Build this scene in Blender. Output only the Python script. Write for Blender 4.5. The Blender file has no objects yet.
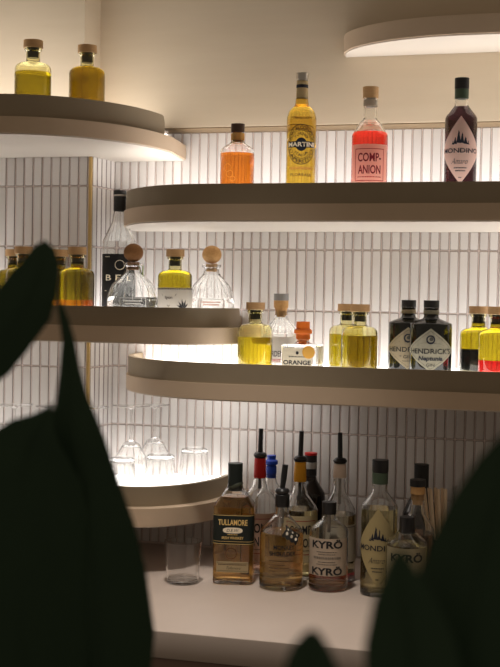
import bpy, bmesh, math, random
from mathutils import Vector, Matrix
random.seed(7)
SC = bpy.context.scene
COL = SC.collection
PI = math.pi

# ------------------------------------------------------------------ camera
F = 1200.0
YAW = math.atan(1200 / 4460.0); PITCH = -math.radians(1.70); ROLL = 0.017
fw = Vector((-math.sin(YAW) * math.cos(PITCH), math.cos(YAW) * math.cos(PITCH), math.sin(PITCH)))
r0 = Vector((math.cos(YAW), math.sin(YAW), 0)); u0 = r0.cross(fw)
rr = r0 * math.cos(ROLL) + u0 * math.sin(ROLL)
uu = -r0 * math.sin(ROLL) + u0 * math.cos(ROLL)
CAM = Vector((math.sin(YAW) * 2.9, -math.cos(YAW) * 2.9, 1.5))


def pt(px, py, d):                       # a point d metres deep along the view
    return CAM + (fw + rr * ((px - 250) / F) - uu * ((py - 333.5) / F)) * d


cam_d = bpy.data.cameras.new('camera'); cam = bpy.data.objects.new('camera', cam_d); COL.objects.link(cam)
cam_d.sensor_fit = 'HORIZONTAL'; cam_d.sensor_width = 36.0; cam_d.lens = 36.0 * F / 500.0
cam_d.clip_start = 0.05
m = Matrix((rr, uu, -fw)).transposed().to_4x4(); m.translation = CAM
cam.matrix_world = m
cam_d.dof.use_dof = True; cam_d.dof.focus_distance = 2.52; cam_d.dof.aperture_fstop = 8.0
SC.camera = cam

# ------------------------------------------------------------------ materials
MATS = {}


def mat(name, col, rough=0.5, trans=0.0, ior=1.45, metal=0.0, spec=0.5, coat=0.0, emit=None, es=0.0):
    if name in MATS: return MATS[name]
    m = bpy.data.materials.new(name); m.use_nodes = True
    b = m.node_tree.nodes['Principled BSDF']
    b.inputs['Base Color'].default_value = (*col, 1)
    b.inputs['Roughness'].default_value = rough
    b.inputs['Transmission Weight'].default_value = trans
    b.inputs['IOR'].default_value = ior
    b.inputs['Metallic'].default_value = metal
    b.inputs['Specular IOR Level'].default_value = spec
    b.inputs['Coat Weight'].default_value = coat
    if emit:
        b.inputs['Emission Color'].default_value = (*emit, 1); b.inputs['Emission Strength'].default_value = es
    MATS[name] = m
    return m


def s2l(*c):
    return tuple(((v / 255) / 12.92 if v <= 10.3 else ((v / 255 + .055) / 1.055) ** 2.4) for v in c)


def noisy(name, c1, c2, scale=(1, 1, 1), rough=0.6, bump=0.0, detail=4, dist=0.002, spec=0.5):
    if name in MATS: return MATS[name]
    m = mat(name, c1, rough, spec=spec); nt = m.node_tree; b = nt.nodes['Principled BSDF']
    tc = nt.nodes.new('ShaderNodeTexCoord'); mp = nt.nodes.new('ShaderNodeMapping'); n = nt.nodes.new('ShaderNodeTexNoise')
    mp.inputs['Scale'].default_value = scale; n.inputs['Scale'].default_value = 1.0; n.inputs['Detail'].default_value = detail
    r = nt.nodes.new('ShaderNodeMixRGB'); r.inputs[1].default_value = (*c1, 1); r.inputs[2].default_value = (*c2, 1)
    nt.links.new(tc.outputs['Object'], mp.inputs['Vector']); nt.links.new(mp.outputs[0], n.inputs['Vector'])
    nt.links.new(n.outputs['Fac'], r.inputs[0]); nt.links.new(r.outputs[0], b.inputs['Base Color'])
    if bump:
        bp = nt.nodes.new('ShaderNodeBump'); bp.inputs['Strength'].default_value = bump; bp.inputs['Distance'].default_value = dist
        nt.links.new(n.outputs['Fac'], bp.inputs['Height']); nt.links.new(bp.outputs[0], b.inputs['Normal'])
    return m


def paper(name, col, transl=0.5):
    if name in MATS: return MATS[name]
    m = bpy.data.materials.new(name); m.use_nodes = True; nt = m.node_tree; nt.nodes.clear()
    o = nt.nodes.new('ShaderNodeOutputMaterial'); d = nt.nodes.new('ShaderNodeBsdfDiffuse'); t = nt.nodes.new('ShaderNodeBsdfTranslucent')
    x = nt.nodes.new('ShaderNodeMixShader'); x.inputs[0].default_value = transl
    for q in (d, t): q.inputs['Color'].default_value = (*col, 1)
    nt.links.new(d.outputs[0], x.inputs[1]); nt.links.new(t.outputs[0], x.inputs[2]); nt.links.new(x.outputs[0], o.inputs[0])
    MATS[name] = m
    return m


GLASS = mat('clear_glass', (.985, .99, .985), 0.0, 1.0, 1.47)
OILGLASS = mat('olive_tinted_glass', (.93, .90, .64), 0.0, 1.0, 1.47)
THING = mat('drinking_glass', (.985, .985, .98), 0.0, 1.0, 1.45)
DARKGLASS = mat('black_glass', (.006, .007, .006), 0.06, 0.0, 1.5, spec=.6)
BROWNGLASS = mat('dark_brown_glass', (.012, .008, .006), 0.07, 0.0, 1.5)
OIL = mat('olive_oil', (.565, .475, .03), 0.0, 1.0, 1.38)
OILDARK = mat('aged_oil', (.285, .185, .010), 0.0, 1.0, 1.38)
OILDEEP = mat('deep_olive_oil', (.45, .37, .025), 0.0, 1.0, 1.38)
AMBERVIN = mat('amber_vinegar', (.80, .32, .03), 0.0, 1.0, 1.36)
BLACKVIN = mat('dark_vinegar', (.02, .02, .025), 0.02, 0.35, 1.36)
REDVIN = mat('red_syrup', (.68, .02, .035), 0.0, 1.0, 1.36)
ORANGELIQ = mat('orange_spirit', (.86, .25, .025), 0.0, 1.0, 1.36)
YELLOWLIQ = mat('golden_aperitif', (.80, .52, .06), 0.0, 1.0, 1.36)
REDLIQ = mat('red_aperitif', (.95, .055, .03), 0.0, 1.0, 1.36)
BITTER = mat('dark_bitter', (.045, .012, .016), 0.0, 1.0, 1.36)
WHISKY = mat('whiskey', (.88, .53, .16), 0.0, 1.0, 1.36)
MALT = mat('malt_whisky', (.95, .66, .27), 0.0, 1.0, 1.36)
PINKGIN = mat('pink_gin', (.92, .66, .50), 0.0, 1.0, 1.36)
PALE = mat('pale_liquid', (.93, .88, .68), 0.0, 1.0, 1.34)
PALEGOLD = mat('pale_golden_liquid', (.90, .80, .42), 0.0, 1.0, 1.34)
WATER = mat('clear_spirit', (.97, .97, .96), 0.0, 1.0, 1.335)
BLACK = mat('black_plastic', (.012, .012, .013), 0.35)
BLACKM = mat('matte_black_capsule', (.018, .017, .017), 0.5)
WOOD = noisy('cap_wood', s2l(212, 172, 122), s2l(182, 140, 94), (60, 60, 300), 0.6)
CORK = noisy('cork', s2l(228, 184, 124), s2l(190, 140, 86), (220, 220, 220), 0.8, 0.5, 3)
CORKDARK = noisy('cork_dark', s2l(158, 112, 66), s2l(120, 80, 46), (220, 220, 220), 0.8, 0.5, 3)
SILVER = mat('brushed_silver', (.55, .52, .48), 0.3, metal=1.0)
GREENCAP = mat('green_capsule', s2l(62, 78, 60), 0.45)
DKGREEN = mat('bottle_green_paper', s2l(17, 27, 23), 0.6)
ORANGEST = mat('orange_stopper', s2l(240, 122, 38), 0.5)
REDRUB = mat('red_rubber', s2l(205, 28, 28), 0.5)
BLUERUB = mat('blue_rubber', s2l(30, 70, 180), 0.45)
YELRUB = mat('yellow_rubber', s2l(225, 160, 28), 0.5)
WHITERUB = mat('white_rubber', s2l(225, 205, 190), 0.55)
GREYCAP = mat('grey_cap', s2l(150, 150, 152), 0.5)
INK = mat('black_ink', (.012, .012, .014), 0.6)
INKBROWN = mat('brown_ink', s2l(60, 38, 22), 0.6)
INKRED = mat('red_ink', s2l(170, 24, 28), 0.6)
INKNAVY = mat('navy_ink', s2l(26, 30, 44), 0.6)
CREAM = mat('cream_ink', s2l(250, 238, 214), 0.6)
GOLDINK = mat('gold_ink', s2l(240, 205, 130), 0.5)
PWHITE = paper('white_paper', (.80, .76, .70))
PCREAM = paper('cream_paper', (.74, .68, .55))
PPINK = paper('pink_paper', (.97, .66, .54), .65)
PROSE = paper('rose_paper', (.86, .64, .56), .5)
PYELL = paper('straw_paper', (.58, .48, .25), .4)
PTAN = paper('tan_paper', (.62, .50, .30), .35)
POLIVE = paper('silver_olive_paper', (.33, .31, .235), .1)
PKRAFT = paper('warm_beige_paper', (.38, .315, .21), .1)
SEAL = mat('gold_seal', s2l(205, 155, 70), 0.4, metal=.35)
BLACKPAPER = mat('black_paper', s2l(24, 23, 24), 0.6)

# ------------------------------------------------------------------ object helpers


def link(name, bm, material, parent=None, smooth=True, angle=35):
    me = bpy.data.meshes.new(name)
    bmesh.ops.recalc_face_normals(bm, faces=bm.faces[:])
    bm.to_mesh(me); bm.free()
    for mm in (material if isinstance(material, (list, tuple)) else [material]): me.materials.append(mm)
    if smooth:
        me.shade_smooth(); me.set_sharp_from_angle(angle=math.radians(angle))
    o = bpy.data.objects.new(name, me); COL.objects.link(o)
    if parent: o.parent = parent
    return o


def tag(o, label=None, cat=None, group=None, kind=None):
    if label: o['label'] = label
    if cat: o['category'] = cat
    if group: o['group'] = group
    if kind: o['kind'] = kind
    return o


def thing(name, label, cat, loc=(0, 0, 0), rz=0.0, group=None):
    o = bpy.data.objects.new(name, None); COL.objects.link(o); o.empty_display_size = .02
    o.location = loc; o.rotation_euler = (0, 0, rz)
    return tag(o, label, cat, group)


def face_cam(x, y):
    return math.atan2(CAM.x - x, -(CAM.y - y))


def fillet(pts, n=7):
    """pts: (r, z[, fillet radius]) polyline -> smooth list of (r, z)"""
    out = []
    for i, p in enumerate(pts):
        f = p[2] if len(p) > 2 else 0
        if not f or i == 0 or i == len(pts) - 1:
            out.append((p[0], p[1])); continue
        P = Vector((p[0], p[1])); A = Vector(pts[i - 1][:2]) - P; B = Vector(pts[i + 1][:2]) - P
        la, lb = A.length, B.length; A.normalize(); B.normalize()
        ang = A.angle(B)
        if ang > PI - .01: out.append((p[0], p[1])); continue
        t = min(f / math.tan(ang / 2), la * .49, lb * .49); f = t * math.tan(ang / 2)
        c = P + (A + B).normalized() * (f / math.sin(ang / 2))
        a0 = P + A * t - c; a1 = P + B * t - c
        th0 = math.atan2(a0.y, a0.x); th1 = math.atan2(a1.y, a1.x); d = th1 - th0
        while d > PI: d -= 2 * PI
        while d < -PI: d += 2 * PI
        for k in range(n + 1):
            th = th0 + d * k / n
            out.append((c.x + f * math.cos(th), c.y + f * math.sin(th)))
    return out


def ring_r(theta, n, asp):
    c, s = abs(math.cos(theta)), abs(math.sin(theta))
    k = (c ** n + (s / asp) ** n) ** (-1.0 / n)
    return k


def lathe(bm, prof, seg=56, sq=None, mi=0):
    """prof: (r,z) list; ends on the axis are closed with a fan. sq(z)->(exponent, aspect)"""
    rings = []
    for r, z in prof:
        if r < 1e-6:
            rings.append([bm.verts.new((0, 0, z))])
        else:
            n, asp = sq(z) if sq else (2, 1)
            vs = []
            for k in range(seg):
                th = 2 * PI * k / seg
                rk = r if n == 2 and asp == 1 else r * ring_r(th, n, asp)
                vs.append(bm.verts.new((rk * math.cos(th), rk * math.sin(th), z)))
            rings.append(vs)
    for a, b in zip(rings, rings[1:]):
        if len(a) == 1 and len(b) == 1: continue
        for k in range(seg):
            k2 = (k + 1) % seg
            if len(a) == 1: f = bm.faces.new((a[0], b[k2], b[k]))
            elif len(b) == 1: f = bm.faces.new((a[k], a[k2], b[0]))
            else: f = bm.faces.new((a[k], a[k2], b[k2], b[k]))
            f.material_index = mi
    return bm


def solid(name, prof, material, parent, seg=40, sq=None, at=(0, 0, 0), rot=None, fil=True, angle=35):
    """closed lathe: profile from axis to axis"""
    bm = bmesh.new(); p = fillet(prof) if fil else prof
    if p[0][0] > 1e-6: p = [(0, p[0][1])] + p
    if p[-1][0] > 1e-6: p = p + [(0, p[-1][1])]
    lathe(bm, p, seg, sq)
    if rot: bmesh.ops.rotate(bm, verts=bm.verts, cent=(0, 0, 0), matrix=rot)
    bmesh.ops.translate(bm, verts=bm.verts, vec=at)
    return link(name, bm, material, parent, angle=angle)


def box(bm, x0, x1, y0, y1, z0, z1, bev=0.0, seg=2, mi=0, edge_mi=None):
    t = bmesh.new()
    bmesh.ops.create_cube(t, size=1)
    for v in t.verts:
        v.co = Vector(((x0 + x1) / 2 + v.co.x * (x1 - x0), (y0 + y1) / 2 + v.co.y * (y1 - y0), (z0 + z1) / 2 + v.co.z * (z1 - z0)))
    if bev: bmesh.ops.bevel(t, geom=t.edges[:], offset=bev, segments=seg, profile=.6, affect='EDGES')
    for f in t.faces: f.normal_update(); f.material_index = mi if edge_mi is None or f.normal.y < -.98 else edge_mi
    me = bpy.data.meshes.new('tmp'); t.to_mesh(me); t.free(); bm.from_mesh(me); bpy.data.meshes.remove(me)
    return bm


def inner_prof(pts, w, base):
    """offset of the outer profile towards the axis, floor at base"""
    o = []
    for i, p in enumerate(pts[1:], 1):
        f = p[2] if len(p) > 2 else 0
        if p[1] < base * .8 and i <= 2:
            o.append((max(p[0] - w, .001), base, max(f - w * .3, .003)))
        else:
            o.append((max(p[0] - w, .004), p[1], f))
    return [(0, base)] + o


def glass_body(root, pts, w=.0028, base=.007, material=GLASS, sq=None, seg=64, name='glass_body'):
    out = fillet(pts); inn = fillet(inner_prof(pts, w, base))
    bm = bmesh.new(); lathe(bm, out + inn[::-1], seg, sq)
    return link(name, bm, material, root, angle=40)


def liquid(root, pts, z0, z1, material, w=.0028, base=.007, sq=None, name='liquid', seg=64, over=.0003):
    inn = fillet(inner_prof(pts, w, base))
    body = []
    prev = None
    lo = max(z0, base)
    for r, z in inn:
        if prev is not None:
            for lim in (lo, z1):
                if (prev[1] - lim) * (z - lim) < 0:
                    t = (lim - prev[1]) / (z - prev[1]); body.append((prev[0] + (r - prev[0]) * t, lim))
        if lo - 1e-6 <= z <= z1 + 1e-6: body.append((r, z))
        prev = (r, z)
    p = [(max(r + over, 0) if r > 1e-5 else 0, z - (over if abs(z - base) < 1e-6 else 0)) for r, z in body]
    p = [q for q in p if q[0] > 1e-5]
    p = [(0, p[0][1])] + p + [(0, p[-1][1])]
    bm = bmesh.new(); lathe(bm, p, seg, sq)
    return link(name, bm, material, root, angle=40)


class Map:
    """wraps (s, z) around a cross-section: s is arc length from the front"""
    def __init__(self, R, n=2, asp=1.0):
        N = 1440; self.p = []; S = 0; prev = None
        pts = []
        for k in range(-N // 2, N // 2 + 1):
            th = -PI / 2 + 2 * PI * k / N
            r = R * ring_r(th, n, asp)
            pts.append(Vector((r * math.cos(th), r * math.sin(th))))
        self.pts = pts; L = [0]
        for a, b in zip(pts, pts[1:]): L.append(L[-1] + (b - a).length)
        mid = L[N // 2]; self.L = [l - mid for l in L]

    def __call__(self, s, z, t):
        L = self.L; lo, hi = 0, len(L) - 2
        s = max(min(s, L[-1] - 1e-6), L[0] + 1e-6)
        while lo < hi:
            k = (lo + hi + 1) // 2
            if L[k] <= s: lo = k
            else: hi = k - 1
        a, b = self.pts[lo], self.pts[lo + 1]; f = (s - L[lo]) / max(L[lo + 1] - L[lo], 1e-9)
        p = a.lerp(b, f); d = (b - a).normalized(); n = Vector((d.y, -d.x))
        p = p + n * t
        return Vector((p.x, p.y, z))


class Flat:
    def __init__(self, y): self.y = y
    def __call__(self, s, z, t): return Vector((s, self.y - t, z))


class Tilt:
    """rotate the label plane about a point before wrapping"""
    def __init__(self, mp, a, c): self.m = mp; self.a = a; self.c = c
    def __call__(self, s, z, t):
        ca, sa = math.cos(self.a), math.sin(self.a); ds, dz = s - self.c[0], z - self.c[1]
        return self.m(self.c[0] + ds * ca - dz * sa, self.c[1] + ds * sa + dz * ca, t)


def patch(root, name, mp, cols, material, t0=.0003, th=.0003, rows=1):
    """a paper label: cols = list of (s, zbottom, ztop)"""
    bm = bmesh.new(); g = []
    for t in (t0 + th, t0):
        g.append([[bm.verts.new(mp(s, zb + (zt - zb) * k / rows, t)) for k in range(rows + 1)] for s, zb, zt in cols])
    n = len(cols)
    for i in range(n - 1):
        for k in range(rows):
            bm.faces.new((g[0][i][k], g[0][i + 1][k], g[0][i + 1][k + 1], g[0][i][k + 1]))
            bm.faces.new((g[1][i][k + 1], g[1][i + 1][k + 1], g[1][i + 1][k], g[1][i][k]))
    for i in range(n - 1):
        bm.faces.new((g[0][i + 1][0], g[0][i][0], g[1][i][0], g[1][i + 1][0]))
        bm.faces.new((g[0][i][rows], g[0][i + 1][rows], g[1][i + 1][rows], g[1][i][rows]))
    for k in range(rows):
        bm.faces.new((g[0][0][k], g[0][0][k + 1], g[1][0][k + 1], g[1][0][k]))
        bm.faces.new((g[0][-1][k + 1], g[0][-1][k], g[1][-1][k], g[1][-1][k + 1]))
    return link(name, bm, material, root, smooth=True, angle=30)


def rect_cols(w, zb, zt, n=28, s0=0.0, corner=0.0):
    out = []
    for k in range(n + 1):
        s = -w + 2 * w * k / n; d = 0
        e = w - abs(s)
        if corner and e < corner: d = corner - math.sqrt(max(corner ** 2 - (corner - e) ** 2, 0))
        out.append((s0 + s, zb + d, zt - d))
    return out


def diamond_cols(w, zb, zm, zt, n=32, blunt=.03):
    return [(w * (2 * k / n - 1), zm + (zb - zm) * (1 - abs(2 * k / n - 1)) - blunt * .1 * 0 - .0015, zm + (zt - zm) * (1 - abs(2 * k / n - 1)) + .0015) for k in range(n + 1)]


def polys(root, name, mp, outlines, material, t=.0011):
    bm = bmesh.new()
    for o in outlines:
        vs = [bm.verts.new(mp(s, z, t)) for s, z in o]
        bm.faces.new(vs)
    bmesh.ops.triangulate(bm, faces=bm.faces[:])
    me = bpy.data.meshes.new(name); bm.to_mesh(me); bm.free(); me.materials.append(material)
    o = bpy.data.objects.new(name, me); COL.objects.link(o); o.parent = root
    return o


def bar(s0, s1, z0, z1, n=10):
    return [(s0 + (s1 - s0) * k / n, z0) for k in range(n + 1)] + [(s1 + (s0 - s1) * k / n, z1) for k in range(n + 1)]


def disc(cs, cz, r, n=28, rz=None):
    rz = rz or r
    return [(cs + r * math.cos(2 * PI * k / n), cz + rz * math.sin(2 * PI * k / n)) for k in range(n)]


def annulus(root, name, mp, cs, cz, ra, rb, material, t=.0011, n=48):
    bm = bmesh.new(); A = []; B = []
    for k in range(n):
        a = 2 * PI * k / n
        A.append(bm.verts.new(mp(cs + ra * math.cos(a), cz + ra * math.sin(a), t))); B.append(bm.verts.new(mp(cs + rb * math.cos(a), cz + rb * math.sin(a), t)))
    for k in range(n): bm.faces.new((A[k], A[(k + 1) % n], B[(k + 1) % n], B[k]))
    me = bpy.data.meshes.new(name); bm.to_mesh(me); bm.free(); me.materials.append(material)
    o = bpy.data.objects.new(name, me); COL.objects.link(o); o.parent = root
    return o


def text_mesh(body, bold=0.0, shear=0.0, spacing=1.0):
    c = bpy.data.curves.new('letters', 'FONT'); c.body = body; c.align_x = 'CENTER'; c.resolution_u = 3
    c.offset = bold; c.shear = shear; c.space_character = spacing
    o = bpy.data.objects.new('letters', c)
    me = bpy.data.meshes.new_from_object(o)
    bpy.data.objects.remove(o); bpy.data.curves.remove(c)
    return me


def lettering(root, body, mp, s0, z0, w, h, material, bold=0.0, shear=0.0, t=.0011, name='lettering', spacing=1.0, arc=None):
    """w x h box centred at (s0, z0); arc=(radius) bends the line round a circle centre (s0,z0)"""
    me = text_mesh(body, bold, shear, spacing)
    xs = [v.co.x for v in me.vertices]; ys = [v.co.y for v in me.vertices]
    x0, x1, y0, y1 = min(xs), max(xs), min(ys), max(ys)
    for v in me.vertices:
        x = ((v.co.x - x0) / (x1 - x0) - .5) * w; y = ((v.co.y - y0) / (y1 - y0) - .5) * h
        if arc:
            R, flip = arc
            if flip: a = -PI / 2 + x / R; rad = R - y
            else: a = PI / 2 - x / R; rad = R + y
            s, z = s0 + rad * math.cos(a), z0 + rad * math.sin(a)
        else: s, z = s0 + x, z0 + y
        v.co = mp(s, z, t)
    me.materials.clear(); me.materials.append(material)
    me.name = name
    o = bpy.data.objects.new(name, me); COL.objects.link(o); o.parent = root
    return o


def small_print(root, mp, lines, material, h=.0011, t=.0011, name='small_print'):
    """illegible little lines of type: rows of tiny dashes (s0, s1, z)"""
    out = []; rnd = random.Random(len(lines) * 31 + int(abs(lines[0][2]) * 1e5))
    for s0, s1, z in lines:
        s = s0
        while s < s1:
            l = rnd.uniform(.0012, .0034); e = min(s + l, s1)
            out.append(bar(s, e, z - h / 2, z + h / 2, 2)); s = e + .0008
    return polys(root, name, mp, out, material, t)


# ------------------------------------------------------------------ setting
def tile_material():
    m = mat('glazed_white_tile', (.74, .72, .71), 0.16, spec=.5); nt = m.node_tree; b = nt.nodes['Principled BSDF']
    g = nt.nodes.new('ShaderNodeNewGeometry'); r = nt.nodes.new('ShaderNodeValToRGB')
    r.color_ramp.elements[0].color = (.69, .665, .65, 1); r.color_ramp.elements[1].color = (.80, .775, .76, 1)
    nt.links.new(g.outputs['Random Per Island'], r.inputs[0]); nt.links.new(r.outputs[0], b.inputs['Base Color'])
    tc = nt.nodes.new('ShaderNodeTexCoord'); n = nt.nodes.new('ShaderNodeTexNoise'); n.inputs['Scale'].default_value = 60; n.inputs['Detail'].default_value = 2
    bp = nt.nodes.new('ShaderNodeBump'); bp.inputs['Strength'].default_value = .25; bp.inputs['Distance'].default_value = .001
    nt.links.new(tc.outputs['Object'], n.inputs['Vector']); nt.links.new(n.outputs['Fac'], bp.inputs['Height']); nt.links.new(bp.outputs[0], b.inputs['Normal'])
    return m


TILE = tile_material()
TILE_EDGE = mat('tile_edge_shade', (.34, .29, .285), .25)  # shading along the tile bevels, put into a darker edge colour
GROUT = noisy('pale_grout', (.80, .70, .66), (.72, .62, .58), (200, 200, 200), .85)
PLASTER = noisy('brushed_plaster', s2l(212, 196, 172), s2l(204, 187, 162), (5, 5, 45), .8, .10, 5, .003)
Z0 = .890; ROW = .1453; TOPZ = 1.900


def tile_run(name, length, x_first, pitch, depth_pt=None):
    """a tiled panel lying in the local XZ plane facing -Y, from x=0 to x=length"""
    bm = bmesh.new(); rnd = random.Random(hash(name) % 999 if False else len(name) * 13)
    box(bm, 0, length, -.0004, .012, Z0 - .02, TOPZ, mi=1)
    x = x_first
    while x < length - .003:
        a, b = max(x, 0) + .0014, min(x + pitch, length) - .0014
        x += pitch
        if b - a < .003: continue
        for k in range(7):
            z0, z1 = Z0 + k * ROW + .0012, min(Z0 + (k + 1) * ROW, TOPZ) - .0012
            if z1 - z0 < .004: continue
            n0 = len(bm.verts)
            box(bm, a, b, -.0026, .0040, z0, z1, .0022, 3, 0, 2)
            bm.verts.ensure_lookup_table()
            tx, tz = rnd.uniform(-.006, .006), rnd.uniform(-.012, .012); cx, cz = (a + b) / 2, (z0 + z1) / 2
            for v in bm.verts[n0:]:
                v.co.y += (v.co.z - cz) * tx * .4 + (v.co.x - cx) * tz
    return bm


def settle(o):
    return tag(o, kind='structure')


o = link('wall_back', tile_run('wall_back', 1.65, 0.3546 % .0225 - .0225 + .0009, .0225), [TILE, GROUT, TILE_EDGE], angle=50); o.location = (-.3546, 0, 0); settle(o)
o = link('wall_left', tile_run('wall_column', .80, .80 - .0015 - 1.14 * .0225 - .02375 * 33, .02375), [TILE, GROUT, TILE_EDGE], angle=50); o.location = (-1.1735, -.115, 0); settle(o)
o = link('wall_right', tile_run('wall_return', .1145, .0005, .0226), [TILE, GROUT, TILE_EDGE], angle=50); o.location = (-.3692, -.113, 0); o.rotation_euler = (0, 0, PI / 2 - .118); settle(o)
bm = bmesh.new(); box(bm, -.3738, -.3668, -.1205, -.112, Z0 - .005, TOPZ, .001)
settle(link('trim_1', bm, mat('brass_trim', s2l(214, 182, 122), .35, metal=.6)))
# plaster above the tiles
bm = bmesh.new()
box(bm, -.40, 1.3, -.082, .05, TOPZ + .001, 2.75, .003)
settle(link('wall_front', bm, PLASTER))
bm = bmesh.new()
box(bm, -1.2, -.364, -.178, .05, TOPZ + .001, 2.75, .003)
settle(link('trim_2', bm, PLASTER))
bm = bmesh.new(); box(bm, -.352, 1.3, -.080, -.003, TOPZ - .0015, TOPZ + .0008, .0005)
settle(link('shade_plate', bm, mat('underside_shade', s2l(120, 100, 72), .5)))  # brown plate colours in the shade on the bulkhead's underside
bm = bmesh.new(); box(bm, -1.6, 1.7, -3.6, .05, -.02, 0)
settle(link('floor', bm, noisy('dark_floor', (.06, .045, .035), (.04, .03, .024), (3, 3, 3), .5)))
bm = bmesh.new(); box(bm, -1.2, 1.3, .013, .05, 0, 1.95)
settle(link('trim_3', bm, PLASTER))

# ------------------------------------------------------------------ shelves
UPPER = noisy('taupe_lip_paint', s2l(150, 136, 114), s2l(144, 130, 108), (30, 30, 30), .55, .05)
LOWER = noisy('beige_band_paint', s2l(204, 182, 157), s2l(198, 176, 151), (30, 30, 30), .55, .05)
UNDER = mat('shelf_underside', s2l(214, 206, 196), .5)


def offset_curve(c, d):
    """inset a plan curve (list of (x,y), wall to wall, front at -y)"""
    out = []
    for i, p in enumerate(c):
        a = Vector(c[max(i - 1, 0)]); b = Vector(c[min(i + 1, len(c) - 1)]); t = (b - a).normalized(); n = Vector((-t.y, t.x))
        q = Vector(p) + n * d
        out.append((q.x, q.y))
    return out


def prism(bm, outline, z0, z1, mi=0):
    n = len(outline); A = [bm.verts.new((x, y, z0)) for x, y in outline]; B = [bm.verts.new((x, y, z1)) for x, y in outline]
    f1 = bm.faces.new(A[::-1]); f2 = bm.faces.new(B)
    for k in range(n): bm.faces.new((A[k], A[(k + 1) % n], B[(k + 1) % n], B[k]))
    return bm


def ribbon(bm, oc, ic, z0, z1, round_end=False):
    n = len(oc); acc = [0.0] * n; rc = .014
    for i in range(n - 2, -1, -1): acc[i] = acc[i + 1] + math.dist(oc[i], oc[i + 1])
    drop = [(rc - math.sqrt(rc * rc - (rc - e) ** 2)) if round_end and e < rc else 0.0 for e in acc]
    g = [[bm.verts.new((x, y, z - (dr if z == z1 else 0))) for (x, y), dr in zip(c, drop)] for c, z in ((oc, z0), (oc, z1), (ic, z1), (ic, z0))]
    for i in range(n - 1):
        for a, b in ((0, 1), (1, 2), (2, 3), (3, 0)): bm.faces.new((g[a][i], g[a][i + 1], g[b][i + 1], g[b][i]))
    bm.faces.new([q[0] for q in g]); bm.faces.new([q[-1] for q in g][::-1])


def bevel_sharp(bm, off, seg=2):
    es = [e for e in bm.edges if len(e.link_faces) == 2 and e.calc_face_angle(0) > math.radians(50)]
    bmesh.ops.bevel(bm, geom=es, offset=off, segments=seg, profile=.5, affect='EDGES')


def shelf(label, curve, back, ztop, lip_cut=0.0, ledge=.0045, lip=True, base_h=.037, lip_h=.043, recess=.015, glow=3.0):
    """curve: front outline from one wall end to the other; back: outline closing points along the wall"""
    cx = sum(p[0] for p in curve) / len(curve)
    zb = ztop - base_h - (lip_h if lip else 0)
    root = thing('wall_shelf', label, 'shelf', (cx, 0, zb))
    T = lambda c: [(x - cx, y) for x, y in c]
    cv, bk = T(curve), T(back); lc = offset_curve(cv, ledge)
    if lip_cut: lc = [p for p in lc if p[0] < lc[-8][0] - .05 or p[1] < -lip_cut]
    bm = bmesh.new(); prism(bm, cv + bk, .003, base_h); bevel_sharp(bm, .0018); link('lower_band', bm, LOWER, root, angle=30)
    ins = offset_curve(cv, .004)
    bm = bmesh.new(); prism(bm, ins + bk, 0, .0035); link('underside_panel', bm, UNDER, root)
    if lip:
        bm = bmesh.new(); ribbon(bm, lc, offset_curve(lc, .012), base_h - .0005, base_h + lip_h, bool(lip_cut)); bevel_sharp(bm, .002); link('lip', bm, UPPER, root, angle=30)
        dz = base_h + lip_h - recess; xm = lc[-1][0] - (.016 + .25 * lip_cut - .01) if lip_cut else 1e9
        clip = lambda c, e: [(min(x, xm - e), y) for x, y in c]
        bm = bmesh.new(); prism(bm, clip(offset_curve(cv, ledge + .0115), 0) + clip(bk, 0), base_h - .0005, dz - .004); link('deck', bm, UPPER, root)
        bm = bmesh.new(); prism(bm, clip(offset_curve(cv, ledge + .0145), .003) + clip(bk, .003), dz - .0045, dz)
        link('light_panel', bm, mat('light_panel_%.2f' % glow, (.8, .78, .74), .4, emit=(1, .955, .91), es=glow), root)
    return root, zb


def quarter(x_center, yc, a, b, x_flat, right=True, n=28, tail=None, e=2.0):
    """curve from the wall end round to the straight front"""
    pts = []
    if tail: pts.append(tail)
    for k in range(n + 1):
        t = PI / 2 * k / n
        x = a * math.cos(t) ** (2 / e); y = b * math.sin(t) ** (2 / e)
        pts.append((x_center + (x if right else -x), yc - y))
    pts.append((x_flat, yc - b))
    return pts


XR = 1.25
XL = -1.1
R_back = lambda xe, y=0: [(XR, -.0035), (xe, -.0035)]
# right-hand shelves: curve runs from the left (wall end) to the far right
def right_shelf(label, xc, a, d, ztop, **k):
    c = quarter(xc, -.004, a, d - .004, XR, right=False)
    return shelf(label, c, [(XR, -.004)], ztop, **k)


L_COLUMN = [(XL, -.1205), (-.3635, -.1205), (-.3635, -.004)]
def left_shelf(label, curve, ztop, **k):
    # from the far left to the right-hand wall end, so the closing points go back along the wall and the column
    c = curve[::-1]
    back = [(-.3525, -.004), (-.3655, -.1205), (XL, -.1205)]
    return shelf(label, c, back, ztop, **k)



right_shelf('upper right shelf with the row of four tall liqueur bottles', -.012, .28, .38, 1.739)
mid, zb_mid = right_shelf('middle right shelf with the two black gin bottles', .04, .328, .365, 1.360)
bm = bmesh.new(); ux = mid.location.x; box(bm, -.13 - ux, .16 - ux, -.23, -.03, -.0010, .0002)
link('added_under_glow', bm, mat('added_under_glow', (.8, .78, .74), .4, emit=(1, .93, .86), es=1.7), mid)  # glowing panel added under the shelf to brighten the wall below
# single-band shelf on the plaster
c = quarter(.52, -.0835, .285, .185, XR, right=False)
shelf('topmost shelf at upper right, one pale band, nothing on it', c, [(XR, -.0835)], 2.0525 + .042, lip=False, base_h=.042)
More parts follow.
